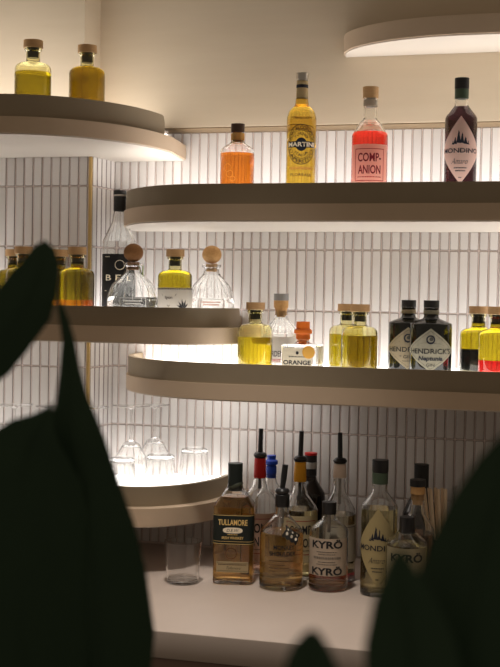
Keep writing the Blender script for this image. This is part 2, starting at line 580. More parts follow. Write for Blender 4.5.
# left-hand shelves
LEDGE = .028
c = quarter(-.45, -.16, .300, .37, XL, tail=(-.168, -.0045), n=60)
left_shelf('upper left shelf with only two oil bottles on it', c, 1.917, lip_cut=.150, lip_h=.049, recess=.021, ledge=.019, glow=3.5)
c = quarter(-.10, -.15, .116, .175, XL, tail=(.004, -.0045), n=60)
left_shelf('middle left shelf with the round cork decanters', offset_curve(c, LEDGE), 1.476, lip_cut=.125, ledge=LEDGE, glow=3.0)
c = quarter(-.20, -.06, .178, .275, XL, tail=(-.026, -.0045), n=60)
left_shelf('lower left shelf holding the upturned glasses', offset_curve(c, LEDGE), 1.080, lip_cut=.04, ledge=LEDGE, base_h=.042, glow=2.7)

# ------------------------------------------------------------------ counter
COUNTER = noisy('warm_stone_top', s2l(204, 188, 176), s2l(196, 180, 168), (9, 9, 9), .42, .0)
root = thing('back_counter', 'long beige stone counter under the shelves', 'counter', (.1, -.37, 0))
bm = bmesh.new(); box(bm, -1.2, 1.2, -.375, .357, .84, .89, .003); link('worktop', bm, COUNTER, root)
bm = bmesh.new(); box(bm, -1.2, 1.2, -.368, .357, .0, .8395, .002); link('cabinet', bm, noisy('brown_cabinet', s2l(120, 96, 82), s2l(112, 88, 74), (4, 4, 20), .6), root)
CT = .8903

# ------------------------------------------------------------------ bottles
DECKZ = {'R2': 1.739 - .0148, 'R3': 1.360 - .0148, 'L1': 1.917 - .0208, 'L3': 1.476 - .0148, 'L4': 1.080 - .0148, 'C': CT}


def bottle(name, label, x, y, deck, turn=0.0, group=None, cat='bottle'):
    return thing(name, label, cat, (x, y, DECKZ[deck]), face_cam(x, y) + turn, group)


OILP = [(0, 0), (.039, 0, .004), (.039, .094, .024), (.0150, .099, .005), (.0150, .1215, .001), (.0185, .1235, .0015), (.0185, .1285, .0012), (.0160, .1287)]


def oil_bottle(label, x, y, deck, fills, scale=1.0, turn=0.0, extra=None, group='wooden-capped oil bottles'):
    r = bottle('oil_bottle', label, x, y, deck, turn, group)
    glass_body(r, OILP, material=OILGLASS)
    for a, b, mm in fills: liquid(r, OILP, a, b, mm)
    solid('stopper', [(.0118, .108, .002), (.0122, .1284)], BLACK, r, 28)
    solid('cap', [(.0200, .1289, .001), (.0207, .1295), (.0207, .1452, .0015)], WOOD, r, 40)
    r.scale = (scale,) * 3
    return r


oil_bottle('olive green oil bottle at left on the topmost left shelf', -.3748, -.43, 'L1', [(0, .076, mat('dark_olive_oil', (.34, .28, .016), 0.0, 1.0, 1.38))])
oil_bottle('darker oil bottle at right on the topmost left shelf', -.2800, -.360, 'L1', [(0, .098, OILDARK)], 1.0)
L3F = [(0, .027, AMBERVIN), (.0271, .112, OILDEEP)]
oil_bottle('oil bottle at the far left of the middle shelf, set furthest back', -.545, -.165, 'L3', L3F)
oil_bottle('oil bottle half hidden behind the leaf tip, with the big cap', -.4784, -.25, 'L3', L3F, 1.02)
oil_bottle('oil bottle mostly covered by the leaf, left of the uncovered one', -.4270, -.165, 'L3', L3F)
oil_bottle('oil bottle with amber layer beside the leaf, left of the clear bottle', -.3491, -.24, 'L3', L3F, 1.02)
oil_bottle('yellow oil bottle at the left end of the middle right shelf', .0763, -.24, 'R3', [(0, .069, OIL)])
oil_bottle('yellow oil bottle standing behind another, left of the black gin bottles', .2651, -.155, 'R3', [(0, .078, OIL)])
oil_bottle('yellow oil bottle in front of its twin, left of the black gin bottles', .3093, -.24, 'R3', [(0, .078, OIL)], 1.0)
oil_bottle('oil bottle with a black lower layer, right of the black gin bottles', .5560, -.165, 'R3', [(0, .053, BLACKVIN), (.0531, .112, OIL)])
oil_bottle('oil bottle with a red lower layer at the right edge', .6008, -.235, 'R3', [(0, .033, REDVIN), (.0331, .112, OIL)])

# labelled oil bottle
r = oil_bottle('oil bottle with a white plant label between two cork decanters', -.1187, -.22, 'L3', [(0, .098, OIL)])
mp = Map(.039)
lb = patch(r, 'label', mp, rect_cols(.052, .006, .0585), PWHITE)
zz = []
for k in range(26):
    s = -.052 + k * .004; zz.append([(s, .0575), (s + .004, .0575), (s + .002, .0535)])
polys(lb, 'zigzag_border', mp, zz, INKBROWN)
lettering(lb, 'lipon', mp, -.014, .036, .017, .0085, INKBROWN, .01)
polys(lb, 'triangle_frame', mp, [[(-.032, .045), (-.031, .045), (-.0135, .016), (-.0145, .016)], [(.004, .045), (.003, .045), (-.0145, .016), (-.0135, .016)]], INKBROWN)
lv = []
for a in (-60, -35, -8, 20, 50):
    t = math.radians(a); d = Vector((math.sin(t), math.cos(t))); n = Vector((d.y, -d.x)); c = Vector((.019, .012)); L = .024 - abs(a) * .00012
    lv.append([tuple(c), tuple(c + d * L * .5 + n * .0022), tuple(c + d * L), tuple(c + d * L * .5 - n * .0022)])
polys(lb, 'plant_drawing', mp, lv, INK)

# ---- upper right shelf
P = [(0, 0), (.0374, 0, .004), (.0374, .101, .010), (.0142, .117, .006), (.0142, .138, .001)]
r = bottle('spirit_bottle', 'squat bottle of orange spirit with a dark cap', .0317, -.25, 'R2')
gb = glass_body(r, P, .003, .009); liquid(r, P, 0, .092, ORANGELIQ, .003, .009)
solid('stopper', [(.0108, .121, .001), (.0110, .139)], mat('orange_band', s2l(214, 140, 60), .5), r)
solid('neck_band', [(.0146, .121), (.0150, .1215), (.0150, .136), (.0146, .1365)], paper('amber_paper', (.80, .46, .16), .4), r)
solid('cap', [(.0147, .1385, .001), (.0151, .157, .0015)], noisy('dark_cap', s2l(70, 46, 30), s2l(56, 36, 24), (80, 80, 200), .5), r)
mp = Map(.0374)
for cs, cz, ra in ((-.022, .058, .009), (-.017, .045, .008), (-.010, .034, .006)):
    annulus(gb, 'embossed_ring', mp, cs, cz, ra, ra - .0012, mat('etched_gold', s2l(232, 150, 62), .4), .0006, 32)

P = [(0, 0), (.0325, 0, .004), (.0322, .167, .006), (.0280, .181, .012), (.0150, .194, .010), (.0128, .212, .01), (.0118, .248)]
r = bottle('aperitif_bottle', 'tall slim golden aperitif bottle with a round dark emblem', .1751, -.25, 'R2')
gb = glass_body(r, P, .0026, .008); liquid(r, P, 0, .212, YELLOWLIQ, .0026, .008)
solid('neck_capsule', [(.0124, .208), (.0130, .2085), (.0122, .246), (.0118, .2465)], paper('gilt_capsule', (.62, .48, .26), .2), r)
solid('capsule_band', [(.0127, .231), (.0128, .2312), (.0127, .238), (.0123, .2382)], INKNAVY, r)
solid('cap', [(.0128, .2475, .001), (.0132, .250), (.0130, .2635, .002)], SILVER, r)
mp = Map(.0323); ec = .1065
ov = lambda q, z, t: mp(q * 1.19, ec + (z - ec) * 1.62, t)
for ra, rb in ((.0268, .0256), (.0190, .0182)): annulus(gb, 'emblem_ring', ov, 0, ec, ra, rb, INKBROWN)
em = polys(gb, 'emblem', ov, [disc(0, ec, .0105, rz=.0088), bar(-.0262, .0262, ec - .0040, ec + .0040, 24)], INKNAVY, .0012)
lettering(em, 'MARTINI', ov, 0, ec, .0500, .0060, CREAM, .03, t=.0016)
lettering(gb, 'NON ALCOHOLIC', ov, 0, ec, .064, .0050, INKBROWN, .03, arc=(.0223, False), t=.0013)
lettering(gb, "L'APERITIVO", ov, 0, ec, .058, .0050, INKBROWN, .03, arc=(.0223, True), t=.0013)
lettering(gb, 'TORINO', ov, 0, ec, .026, .0038, INKBROWN, .02, arc=(.0142, False), t=.0013)
lettering(gb, 'ITALIA', ov, 0, ec, .024, .0038, INKBROWN, .02, arc=(.0142, True), t=.0013)
small_print(gb, mp, [(-.026, .026, .0555)], paper('orange_film', (.80, .42, .12), .5), .006)
lettering(gb, 'FLOREALE', mp, 0, .0415, .046, .0062, INKBROWN, .02, spacing=1.2)


def companion(r, R, zt, zb, full=True, tint=None):
    mp = Map(R); w = R * 1.18; h = zt - zb
    lb = patch(r, 'label', mp, rect_cols(w, zb, zt), tint or PPINK)
    c0, c1 = zt - h * .10, zb + h * .16; a = w * .72; q = .0014
    polys(lb, 'frame_line', mp, [bar(-a, a, c0 - q, c0), bar(-a, a, c1, c1 + q), bar(-a, -a + q, c1, c0, 3), bar(a - q, a, c1, c0, 3)], INKRED)
    col = mat('plum_ink', s2l(120, 18, 34), .6) if full else INK
    lettering(lb, 'COMP-', mp, 0, zb + h * .70, a * 1.55, h * .20, col, .022)
    lettering(lb, 'ANION', mp, 0, zb + h * .42, a * 1.5, h * .20, col, .022)
    small_print(lb, mp, [(-a * .8, a * .8, zb + h * .25)], INKRED if full else INK, .0018)
    return lb


P = [(0, 0), (.0384, 0, .005), (.0384, .126, .012), (.0250, .150, .014), (.0142, .162, .008), (.0132, .190, .001), (.0145, .192, .001), (.0145, .205)]
r = bottle('liqueur_bottle', 'clear bottle of red drink with a square pink label', .3249, -.25, 'R2')
glass_body(r, P, .003, .010); liquid(r, P, 0, .132, REDLIQ, .003, .010)
solid('stopper', [(.0100, .186, .001), (.0104, .2052)], mat('clear_stopper', (.80, .72, .60), .2, .4), r)
solid('neck_band', [(.0145, .188), (.0150, .1885), (.0150, .201), (.0146, .2015)], paper('pale_neck_band', (.72, .62, .50), .5), r)
solid('cap', [(.0165, .2055, .001), (.0170, .229, .002)], WOOD, r)
companion(r, .0384, .104, .012)


def mountain_bottle(r, liq, capm, labm, level, H=.243, ink=INKNAVY, R=.0335, label_w=.95):
    k = R / .0335; kz = H / .243
    P = [(0, 0), (R, 0, .004), (R, .160 * kz, .014), (.0150 * k, .184 * kz, .008), (.0138 * k, .190 * kz, .004), (.0138 * k, .208 * kz)]
    gb = glass_body(r, P, .0028, .009); liquid(r, P, 0, level * kz, liq, .0028, .009)
    solid('neck_collar', [(.0141 * k, .199 * kz), (.0146 * k, .1993 * kz), (.0146 * k, .219 * kz, .001), (.0120 * k, .2194 * kz)], GREENCAP, r)
    solid('cap', [(.0146 * k, .2196 * kz, .001), (.0152 * k, .222 * kz), (.0152 * k, H - .001, .0015)], BLACK, r)
    mp = Map(R); w = R * PI / 2 * label_w
    zb, zm, zt = .020 * kz, .088 * kz, .158 * kz
    lb = patch(r, 'label', mp, diamond_cols(w, zb, zm, zt), labm)
    # mountain peaks
    pk = []
    for s, z, hw, hh in ((-.004, .104, .0050, .026), (.003, .104, .0042, .021), (-.011, .102, .0036, .014), (.010, .102, .0046, .014), (-.016, .101, .003, .007), (.0155, .101, .003, .008)):
        z *= kz
        pk.append([(s - hw, z), (s - hw * .2, z + hh * .55), (s - hw * .1, z + hh), (s + hw * .35, z + hh * .8), (s + hw * .25, z + hh * .3), (s + hw, z - .001)])
    polys(lb, 'mountain_emblem', mp, pk, ink)
    lettering(lb, 'MONDINO', mp, 0, .088 * kz, w * 1.62, .0098 * kz, ink, .012, t=.0013)
    lettering(lb, 'Amaro', mp, -.002, .066 * kz, .034, .012, ink, -.012, shear=.5, t=.0013)
    small_print(lb, mp, [(-.013, .013, .052 * kz), (-.010, .010, .046 * kz), (-.003, .003, .032 * kz)], ink, .0022)
    return r


r = bottle('bitter_bottle', 'dark bitter liqueur bottle with rose diamond label, upper right shelf', .5172, -.25, 'R2')
mountain_bottle(r, BITTER, BLACK, PROSE, .182)

# ---- middle left shelf
P = [(0, 0), (.0395, 0, .004), (.0395, .168, .020), (.0180, .214, .014), (.0132, .245, .01), (.0128, .278)]
r = bottle('spirit_bottle', 'tall clear bottle with a black letter label and black capsule', -.2937, -.12, 'L3')
gb = glass_body(r, P, .0028, .009); liquid(r, P, 0, .167, WATER, .0028, .009)
solid('capsule', [(.0136, .239), (.0146, .2395), (.0146, .2745, .001), (.0130, .275)], BLACKM, r)
solid('capsule_ring', [(.0148, .2745), (.0160, .275, .001), (.0160, .278, .001), (.0130, .2782)], SILVER, r)
solid('cap', [(.0148, .2783), (.0152, .279), (.0152, .2885, .002)], BLACKM, r)
mp = Map(.0395)
lb = patch(r, 'label', mp, rect_cols(.056, .010, .137), BLACKPAPER)
lettering(lb, 'B E L', mp, -.002, .081, .062, .0140, CREAM, .012)
annulus(lb, 'ring_emblem', mp, .002, .111, .0115, .0103, CREAM)
small_print(lb, mp, [(-.012, .014, .067), (-.036, -.022, .130), (-.036, -.030, .050)], CREAM, .0016)


def decanter(label, x, y, R, corkm, name='tequila_decanter'):
    r = bottle(name, label, x, y, 'L3'); k = R / .0605
    P = [(0, 0), (.0575 * k, 0, .006), (.0605 * k, .022, .03), (.0520 * k, .062, .03), (.0200, .092, .012), (.0165, .106, .002), (.0225, .1085, .0015), (.0225, .1135, .0015), (.0150, .1145)]
    gb = glass_body(r, P, .004, .010); liquid(r, P, 0, .036, WATER, .004, .010)
    # bevelled facets standing on the dome
    bm = bmesh.new()
    for i in range(9):
        a = -PI / 2 + (i - 4) * .34
        for j in range(9):
            t0 = j / 9; t1 = (j + 1) / 9
            def q(t, da):
                z = .026 + t * .058; rad = k * (.0605 - .0385 * t ** 2.2) + .0004 if t < .98 else .0225 * k
                return Vector((rad * math.cos(a + da), rad * math.sin(a + da), z))
            w0, w1 = .016 * (1 - .3 * t0), .016 * (1 - .3 * t1)
            v = [bm.verts.new(c) for c in (q(t0, -w0), q(t0, w0), q(t1, w1), q(t1, -w1))]
            top = [bm.verts.new(c * 1.0 + Vector((c.x, c.y, 0)).normalized() * .0007) for c in (q(t0, 0), q(t1, 0))]
            bm.faces.new((v[0], top[0], top[1], v[3])); bm.faces.new((top[0], v[1], v[2], top[1])); bm.faces.new((v[0], v[3], v[2], v[1]))
    link('glass_ridges', bm, GLASS, gb, angle=10)
    mp = Map(.0580 * k)
    lb = annulus(gb, 'etched_plate', mp, 0, .052, .0110, .0102, mat('frosted_etch', (.55, .54, .50), .6), .004, 30)
    polys(gb, 'etched_label', Map(.0603 * k), [bar(-.030, .030, .0335, .0347, 12), bar(-.030, .030, .013, .014, 12), bar(-.030, -.0288, .014, .0335, 2), bar(.0288, .030, .014, .0335, 2)], mat('frosted_etch', (.55, .54, .50), .6), .0012)
    small_print(gb, Map(.0603 * k), [(-.022, .022, .0275), (-.018, .018, .0215)], mat('faded_red_print', s2l(190, 120, 90), .6) if corkm is CORK else mat('frosted_etch', (.55, .54, .50), .6), .003, .0012)
    solid('cork_plug', [(.0120, .098, .002), (.0145, .116)], corkm, r)
    bm = bmesh.new(); bmesh.ops.create_uvsphere(bm, u_segments=32, v_segments=20, radius=.0225)
    for v in bm.verts: v.co.z = v.co.z * .93 + .1375
    link('cork_ball', bm, corkm, r)
    return r


r = decanter('domed clear decanter with a dark round cork, in front of the black label', -.2214, -.215, .0590, CORKDARK)
bm = bmesh.new(); box(bm, .0205, .0232, -.008, .004, .082, .1085, .0006); link('ribbon', bm, mat('green_ribbon', s2l(150, 175, 90), .6), r)
decanter('domed clear decanter with a pale round cork at the shelf end', -.0584, -.135, .0540, CORK)

# ---- middle right shelf
P = [(0, 0), (.0375, 0, .004), (.0375, .082, .022), (.0165, .108, .012), (.0135, .118, .006), (.0135, .133)]
r = bottle('gin_bottle', 'clear round bottle with a grey-topped cork behind the square bottle', .1064, -.125, 'R3')
gb = glass_body(r, P, .0032, .009); liquid(r, P, 0, .074, WATER, .0032, .009)
solid('cork_plug', [(.0102, .112, .001), (.0150, .1335)], CORK, r)
solid('cork_cap', [(.0166, .1336, .001), (.0170, .150)], CORK, r)
solid('grey_disc', [(.0168, .1502), (.0171, .151), (.0171, .1655, .002)], GREYCAP, r)
mp = Map(.0375)
lb = patch(r, 'label', mp, rect_cols(.046, .008, .068), PWHITE)
lettering(lb, 'ARDEN', mp, -.0105, .0295, .0345, .0130, INK, .012)
small_print(lb, mp, [(-.020, .014, .0165), (-.018, .012, .0130)], INKRED, .0016)
gr = []
for k in range(14):
    bm_a = -PI + k * .33
bm = bmesh.new()
for k in range(26):
    a = -PI * .95 + k * .0730 * PI
    for j in range(7):
        t = j / 7; z = .079 + t * .026; rad = .0379 - .0195 * t ** 1.6
        c = Vector((rad * math.cos(a), rad * math.sin(a), z)); d = .0016
        q = [bm.verts.new(c + Vector((0, 0, d))), bm.verts.new(c + Vector((-math.sin(a) * d, math.cos(a) * d, 0))), bm.verts.new(c - Vector((0, 0, d))), bm.verts.new(c - Vector((-math.sin(a) * d, math.cos(a) * d, 0))), bm.verts.new(c + Vector((math.cos(a), math.sin(a), 0)) * .0009)]
        for i in range(4): bm.faces.new((q[i], q[(i + 1) % 4], q[4]))
        bm.faces.new(q[:4][::-1])
link('embossed_dots', bm, GLASS, gb, angle=10)

sqf = lambda z: (12, .98) if z < .0545 else ((4, 1) if z < .058 else (2, 1))
P = [(0, 0), (.0415, 0, .003), (.0415, .054, .004), (.0200, .0565, .003), (.0135, .060, .003), (.0135, .068)]
r = thing('gin_bottle', 'low square glass bottle with an orange stopper and gold seal', 'bottle', (.1790, -.215, DECKZ['R3']), .02)
gb = glass_body(r, P, .0045, .008, sq=sqf, seg=72); liquid(r, P, 0, .050, WATER, .0045, .008, sq=sqf, seg=72)
solid('stopper', [(.0085, .052, .001), (.0088, .0625), (.0158, .0665, .002), (.0158, .0775, .002), (.0200, .0785, .002), (.0200, .0860, .003), (.0150, .0890, .003), (.0150, .1045, .002), (.006, .1048), (.0055, .103)], ORANGEST, r)
fl = Flat(-.0412)
lb = patch(r, 'label', fl, rect_cols(.0330, .004, .0470), PCREAM)
lb.location.x = -.004
lettering(lb, 'ORANGE', fl, 0, .0160, .0610, .0098, INK, .028)
small_print(lb, fl, [(-.018, .018, .0285)], INK, .0020)
polys(lb, 'crest', fl, [disc(0, .0370, .0026, 16, .0038), bar(.001, .0034, .0345, .0395, 2)], INK)
sl = patch(r, 'gold_seal', fl, [(.0215 + .0140 * math.cos(PI - PI * k / 24), .0390 - .0140 * math.sin(PI * k / 24) - 1e-5, .0390 + .0140 * math.sin(PI * k / 24) + 1e-5) for k in range(25)], SEAL, .0009, .0006)

def black_gin(label, x, y, R, labm, nept, turn=0.0):
    r = bottle('gin_bottle', label, x, y, 'R3', turn)
    k = R / .0449
    P = [(0, 0), (R, 0, .004), (R, .107, .005), (.0170 * k, .1175, .006), (.0152 * k, .124, .002), (.0162 * k, .126, .001), (.0162 * k, .140)]
    gb = solid('glass_body', P, DARKGLASS, r, 64)
    solid('neck_label', [(.0164 * k, .1265), (.0167 * k, .127), (.0167 * k, .1345, .0005), (.0160 * k, .135)], PKRAFT if not nept else POLIVE, r)
    solid('cap', [(.0160 * k, .1402, .001), (.0166 * k, .141), (.0166 * k, .1560, .0015)], BLACKM, r)
    mp = Map(R); w = R * 1.35
    lb = patch(r, 'label', mp, diamond_cols(w, .007, .0505, .0955), labm)
    fr = []
    for q in (.90,):
        for s0, z0, s1, z1 in ((-w * q, .0505, 0, .0505 + .045 * q), (0, .0505 + .045 * q, w * q, .0505), (w * q, .0505, 0, .0505 - .0435 * q), (0, .0505 - .0435 * q, -w * q, .0505)):
            n = 12
            a = [(s0 + (s1 - s0) * j / n, z0 + (z1 - z0) * j / n) for j in range(n + 1)]
            fr.append(a + [(s, z + (.0006 if z > .0505 or (z1 + z0) > .101 else -.0006)) for s, z in a[::-1]])
    polys(lb, 'border_line', mp, fr, INK)
    lettering(lb, "HENDRICK'S", mp, 0, .0490, w * 1.58, .0112, INK, .012, t=.0013)
    annulus(lb, 'emblem', mp, 0, .0735, .0092, .0062, INKNAVY)
    polys(lb, 'emblem_figure', mp, [disc(.0015, .0745, .0042, 16), [(-.030, .0605), (-.018, .0660), (-.008, .0660), (0, .0630), (.008, .0660), (.020, .0655), (.030, .0605), (.016, .0590), (0, .0600), (-.016, .0590)]], mat('grey_ink', s2l(70, 68, 60), .6))
    if nept:
        lettering(lb, 'Neptunia', mp, 0, .0325, w * .86, .0120, INKNAVY, .03, shear=.15, t=.0013)
        lettering(lb, 'GIN', mp, 0, .0200, .017, .0062, INK, .0, t=.0013)
    else:
        lettering(lb, '* GIN *', mp, 0, .0330, w * .62, .0072, INK, .0, t=.0013)
        small_print(lb, mp, [(-.012, .012, .0235)], INK, .0014)
    return r


black_gin('black gin bottle with a beige diamond label, standing behind its neighbour', .4030, -.155, .0435, PKRAFT, False)
black_gin('black gin bottle with a silver diamond label, standing in front', .4607, -.225, .0447, POLIVE, True)

# ---- counter
def square_n(z): return 5
sqt = lambda z: (5.5, .82) if z < .168 else ((5.5 - 3.5 * min(max((z - .168) / .045, 0), 1), .82 + .18 * min(max((z - .168) / .045, 0), 1)))
P = [(0, 0), (.0435, 0, .005), (.0435, .166, .010), (.0165, .204, .012), (.0145, .222, .004), (.0145, .238)]
r = bottle('whiskey_bottle', 'squarish amber whiskey bottle with a dark green label', .0616, -.330, 'C', -.10)
gb = glass_body(r, P, .003, .010, sq=sqt, seg=80); liquid(r, P, 0, .185, WHISKY, .003, .010, sq=sqt, seg=80)
solid('capsule', [(.0148, .196), (.0168, .1965), (.0156, .222), (.0158, .2550, .002)], DKGREEN, r)
bm = bmesh.new(); lathe(bm, [(.0172, -.004), (.0178, -.003), (.0178, .003), (.0172, .004)], 40)
bmesh.ops.rotate(bm, verts=bm.verts, cent=(0, 0, 0), matrix=Matrix.Rotation(-.45, 3, 'Y')); bmesh.ops.translate(bm, verts=bm.verts, vec=(0, 0, .207))
link('capsule_strip', bm, mat('dark_olive_strip', s2l(62, 66, 52), .5), r)
mp = Map(.0435, 5.5, .82)
lb = patch(r, 'label', mp, rect_cols(.056, .086, .150, 40), DKGREEN)
polys(lb, 'border_line', mp, [bar(-.055, .055, .1478, .1488, 40), bar(-.055, .055, .0925, .0932, 40), bar(-.055, .055, .0872, .0882, 40)], GOLDINK)
lettering(lb, 'TULLAMORE', mp, 0, .1335, .0620, .0125, GOLDINK, .018)
ov = [(.021 * math.copysign(abs(math.cos(2 * PI * k / 40)) ** .6, math.cos(2 * PI * k / 40)), .1165 + .0062 * math.copysign(abs(math.sin(2 * PI * k / 40)) ** .8, math.sin(2 * PI * k / 40))) for k in range(40)]
bn = polys(lb, 'banner', mp, [ov], CREAM)
lettering(bn, 'D.E.W.', mp, 0, .1165, .026, .0062, mat('grey_ink', s2l(70, 68, 60), .6), .0, shear=.2, t=.0014)
small_print(lb, mp, [(-.011, .011, .1075)], GOLDINK, .0014)
lettering(lb, 'IRISH WHISKEY', mp, 0, .1005, .0460, .0058, GOLDINK, .012)
annulus(gb, 'embossed_ring', mp, -.003, .067, .0125, .0105, mat('amber_emboss', s2l(120, 76, 40), .4), .0006, 36)
l2 = patch(r, 'lower_label', mp, rect_cols(.0340, .0270, .0500), PTAN)
polys(l2, 'border_line', mp, [bar(-.033, .033, .0462, .0468, 16), bar(-.033, .033, .0300, .0306, 16)], INKBROWN)
small_print(l2, mp, [(-.030, .030, .0436)], INKBROWN, .0014)
lettering(l2, 'Tullamore', mp, .003, .0365, .030, .0056, INKBROWN, -.01, shear=.4)


def pourer(r, z, collar_r, collar_h, collarm, spout=.045, lean=0.0, inner=True, spout_r=.0050, disc_r=.0155):
    if collar_h:
        solid('collar', [(collar_r, z, .001), (collar_r * 1.06, z + .003), (collar_r * .94, z + collar_h, .0015)], collarm, r)
    z1 = z + collar_h
    solid('pourer_disc', [(.008, z1 + .0002), (disc_r * .8, z1 + .001, .001), (disc_r, z1 + .0065, .002), (disc_r * .75, z1 + .012, .002), (.006, z1 + .0135)], BLACK, r)
    sp = solid('pourer_spout', [(.0056, 0), (.0054, .004), (spout_r * 1.05, spout * .5), (spout_r, spout, .001)], BLACK, r, 20, at=(0, 0, z1 + .0125), rot=Matrix.Rotation(lean, 3, 'Y'))
    return sp


P = [(0, 0), (.0405, 0, .005), (.0405, .160, .022), (.0180, .188, .012), (.0132, .206, .006), (.0132, .222)]
r = bottle('spirit_bottle', 'clear bottle with a red collar and black pourer behind the green label', .0870, -.218, 'C', .10)
glass_body(r, P, .003, .010); liquid(r, P, 0, .100, mat('pale_red_drink', (.96, .62, .50), 0, 1.0, 1.34), .003, .010)
companion(r, .0405, .135, .030, False, paper('blush_paper', (.80, .60, .48), .5))
pourer(r, .2095, .0132, .044, REDRUB, .053, .02)
solid('pourer_stem', [(.0035, .185), (.0035, .2094)], BLACK, r, 16)

P = [(0, 0), (.0370, 0, .005), (.0370, .150, .020), (.0150, .184, .012), (.0118, .196, .004), (.0118, .205)]
r = bottle('spirit_bottle', 'clear bottle with a blue stopper, standing at the back by the wall', .0900, -.125, 'C')
glass_body(r, P, .003, .010)
solid('stopper', [(.0100, .196, .001), (.0108, .2052), (.0122, .206, .001), (.0122, .222, .002), (.0098, .225, .001), (.0150, .228, .002), (.0150, .236, .002), (.0098, .239, .001), (.0108, .248, .002)], BLUERUB, r)

P = [(0, 0), (.0460, 0, .007), (.0460, .122, .026), (.0160, .152, .010), (.0138, .166, .005), (.0138, .180)]
r = bottle('whisky_bottle', 'round malt whisky bottle with a black animal emblem and pourer', .1697, -.345, 'C', .04)
gb = glass_body(r, P, .0034, .013); liquid(r, P, 0, .118, MALT, .0034, .013)
mp = Map(.0460)
lettering(gb, 'MONKEY', mp, .004, .0925, .0445, .0095, INK, .02)
lettering(gb, 'SHOULDER', mp, .001, .0790, .0560, .0095, INK, .02)
small_print(gb, mp, [(-.028, .024, .0640), (-.028, .006, .0555), (-.028, .014, .0490), (-.028, -.012, .0425)], INKBROWN, .0014)
# three little heads and bodies on the shoulder
el = []; ho = []
class Shoulder:
    def __call__(self, s, z, t):
        a = s / .040; zz = z
        rad = .0462 if zz < .100 else .0462 - .0215 * ((zz - .100) / .034) ** 1.9 if zz < .134 else .0247
        return Vector(((rad + t) * math.sin(a), -(rad + t) * math.cos(a), zz))
sm = Tilt(Shoulder(), -.62, (.0200, .118))
for k in range(3):
    c = .0200 + (k - 1) * .0100
    for q in (disc(c, .1225, .0058, 18), disc(c, .1130, .0068, 18, .0075), disc(c - .0055, .1255, .0024, 10), disc(c + .0055, .1255, .0024, 10), bar(c - .007, c - .002, .1035, .110, 3), bar(c + .002, c + .007, .1035, .110, 3)): el.append(q)
    ho.append(disc(c, .1140, .0026, 12, .0034)); ho.append(disc(c, .1222, .0020, 10))
emb = polys(gb, 'animal_emblem', sm, el, INK, .0016)
polys(emb, 'emblem_lights', sm, ho, CREAM, .0022)
solid('stopper', [(.0142, .170, .001), (.0150, .172), (.0150, .196, .0015), (.0135, .197)], BLACK, r)
pourer(r, .1972, .012, .0, BLACK, .050, .10, disc_r=.0160, spout_r=.0062)
solid('pourer_stem', [(.0035, .135), (.0035, .1698)], mat('dull_metal', (.35, .33, .30), .35, metal=1), r, 16)

P = [(0, 0), (.0400, 0, .005), (.0400, .152, .022), (.0180, .182, .012), (.0134, .200, .006), (.0134, .222)]
r = bottle('spirit_bottle', 'bottle with a yellow collar and black pourer behind the malt whisky', .1845, -.243, 'C', .16)
glass_body(r, P, .003, .010); liquid(r, P, 0, .150, PALEGOLD, .003, .010)
companion(r, .0400, .140, .040, False, paper('primrose_paper', (.78, .67, .42), .5))
pourer(r, .2100, .0132, .043, YELRUB, .055, .03)
solid('pourer_stem', [(.0035, .170), (.0035, .2098)], BLACK, r, 16)

P = [(0, 0), (.0350, 0, .005), (.0350, .160, .028), (.0150, .190, .014), (.0130, .200, .006), (.0128, .238)]
r = bottle('wine_bottle', 'dark wine bottle with a red-topped black capsule, back by the wall', .1740, -.085, 'C')
gb = solid('glass_body', P, BROWNGLASS, r, 48)
solid('capsule', [(.0134, .200), (.0142, .2005), (.0142, .248, .001), (.0135, .2482)], BLACKM, r)
solid('capsule_top', [(.0143, .2483), (.0146, .2488), (.0146, .2535, .0015)], REDRUB, r)
solid('neck_label', [(.0143, .217), (.0147, .2172), (.0147, .232, .0005), (.0142, .2322)], PWHITE, r)

P = [(0, 0), (.0415, 0, .008), (.0415, .128, .018), (.0165, .146, .008), (.0138, .154, .004), (.0138, .162)]
r = bottle('gin_bottle', 'round bottle of pink gin with a bold black lettered label', .2670, -.325, 'C', -.08)
gb = glass_body(r, P, .0034, .014); liquid(r, P, 0, .050, PINKGIN, .0034, .014)
mp = Map(.0415)
lb = patch(r, 'label', mp, rect_cols(.0500, .0345, .1120), paper('warm_white_paper', (.70, .59, .47), .45))
for z in (.1005, .0445):
    lettering(lb, 'KYRÖ', mp, 0, z + .001, .0680, .0190, INK, .035)
small_print(lb, mp, [(-.022, .022, .0845), (-.018, .018, .0795), (-.018, .018, .0635), (-.022, .022, .0585)], INK, .0013)
small_print(lb, mp, [(-.030, .030, .0720)], mat('grey_print', s2l(120, 110, 98), .6), .0048)
solid('stopper', [(.0142, .1580, .001), (.0150, .160), (.0150, .1835, .002)], BLACK, r)
solid('pourer_stem', [(.0035, .118), (.0035, .1578)], mat('dull_metal', (.35, .33, .30), .35, metal=1), r, 16)

P = [(0, 0), (.0372, 0, .005), (.0372, .150, .034), (.0150, .192, .012), (.0136, .205, .006), (.0136, .226)]
r = bottle('spirit_bottle', 'round-shouldered bottle with a white collar and tall black pourer', .2720, -.240, 'C', .3)
glass_body(r, P, .003, .010); liquid(r, P, .020, .144, PALE, .003, .010)
liquid(r, P, 0, .0198, REDVIN, .003, .010, name='syrup_layer')
mp = Map(.0372)
lb = patch(r, 'label', mp, rect_cols(.044, .045, .125), PCREAM)
polys(lb, 'frame_line', mp, [bar(-.030, .030, .120, .1212, 12), bar(-.030, -.0288, .060, .120, 2), bar(.0288, .030, .060, .120, 2)], INKBROWN)
pourer(r, .2230, .0140, .030, WHITERUB, .055, -.02)
solid('pourer_stem', [(.0035, .165), (.0035, .2228)], mat('dull_metal', (.35, .33, .30), .35, metal=1), r, 16)

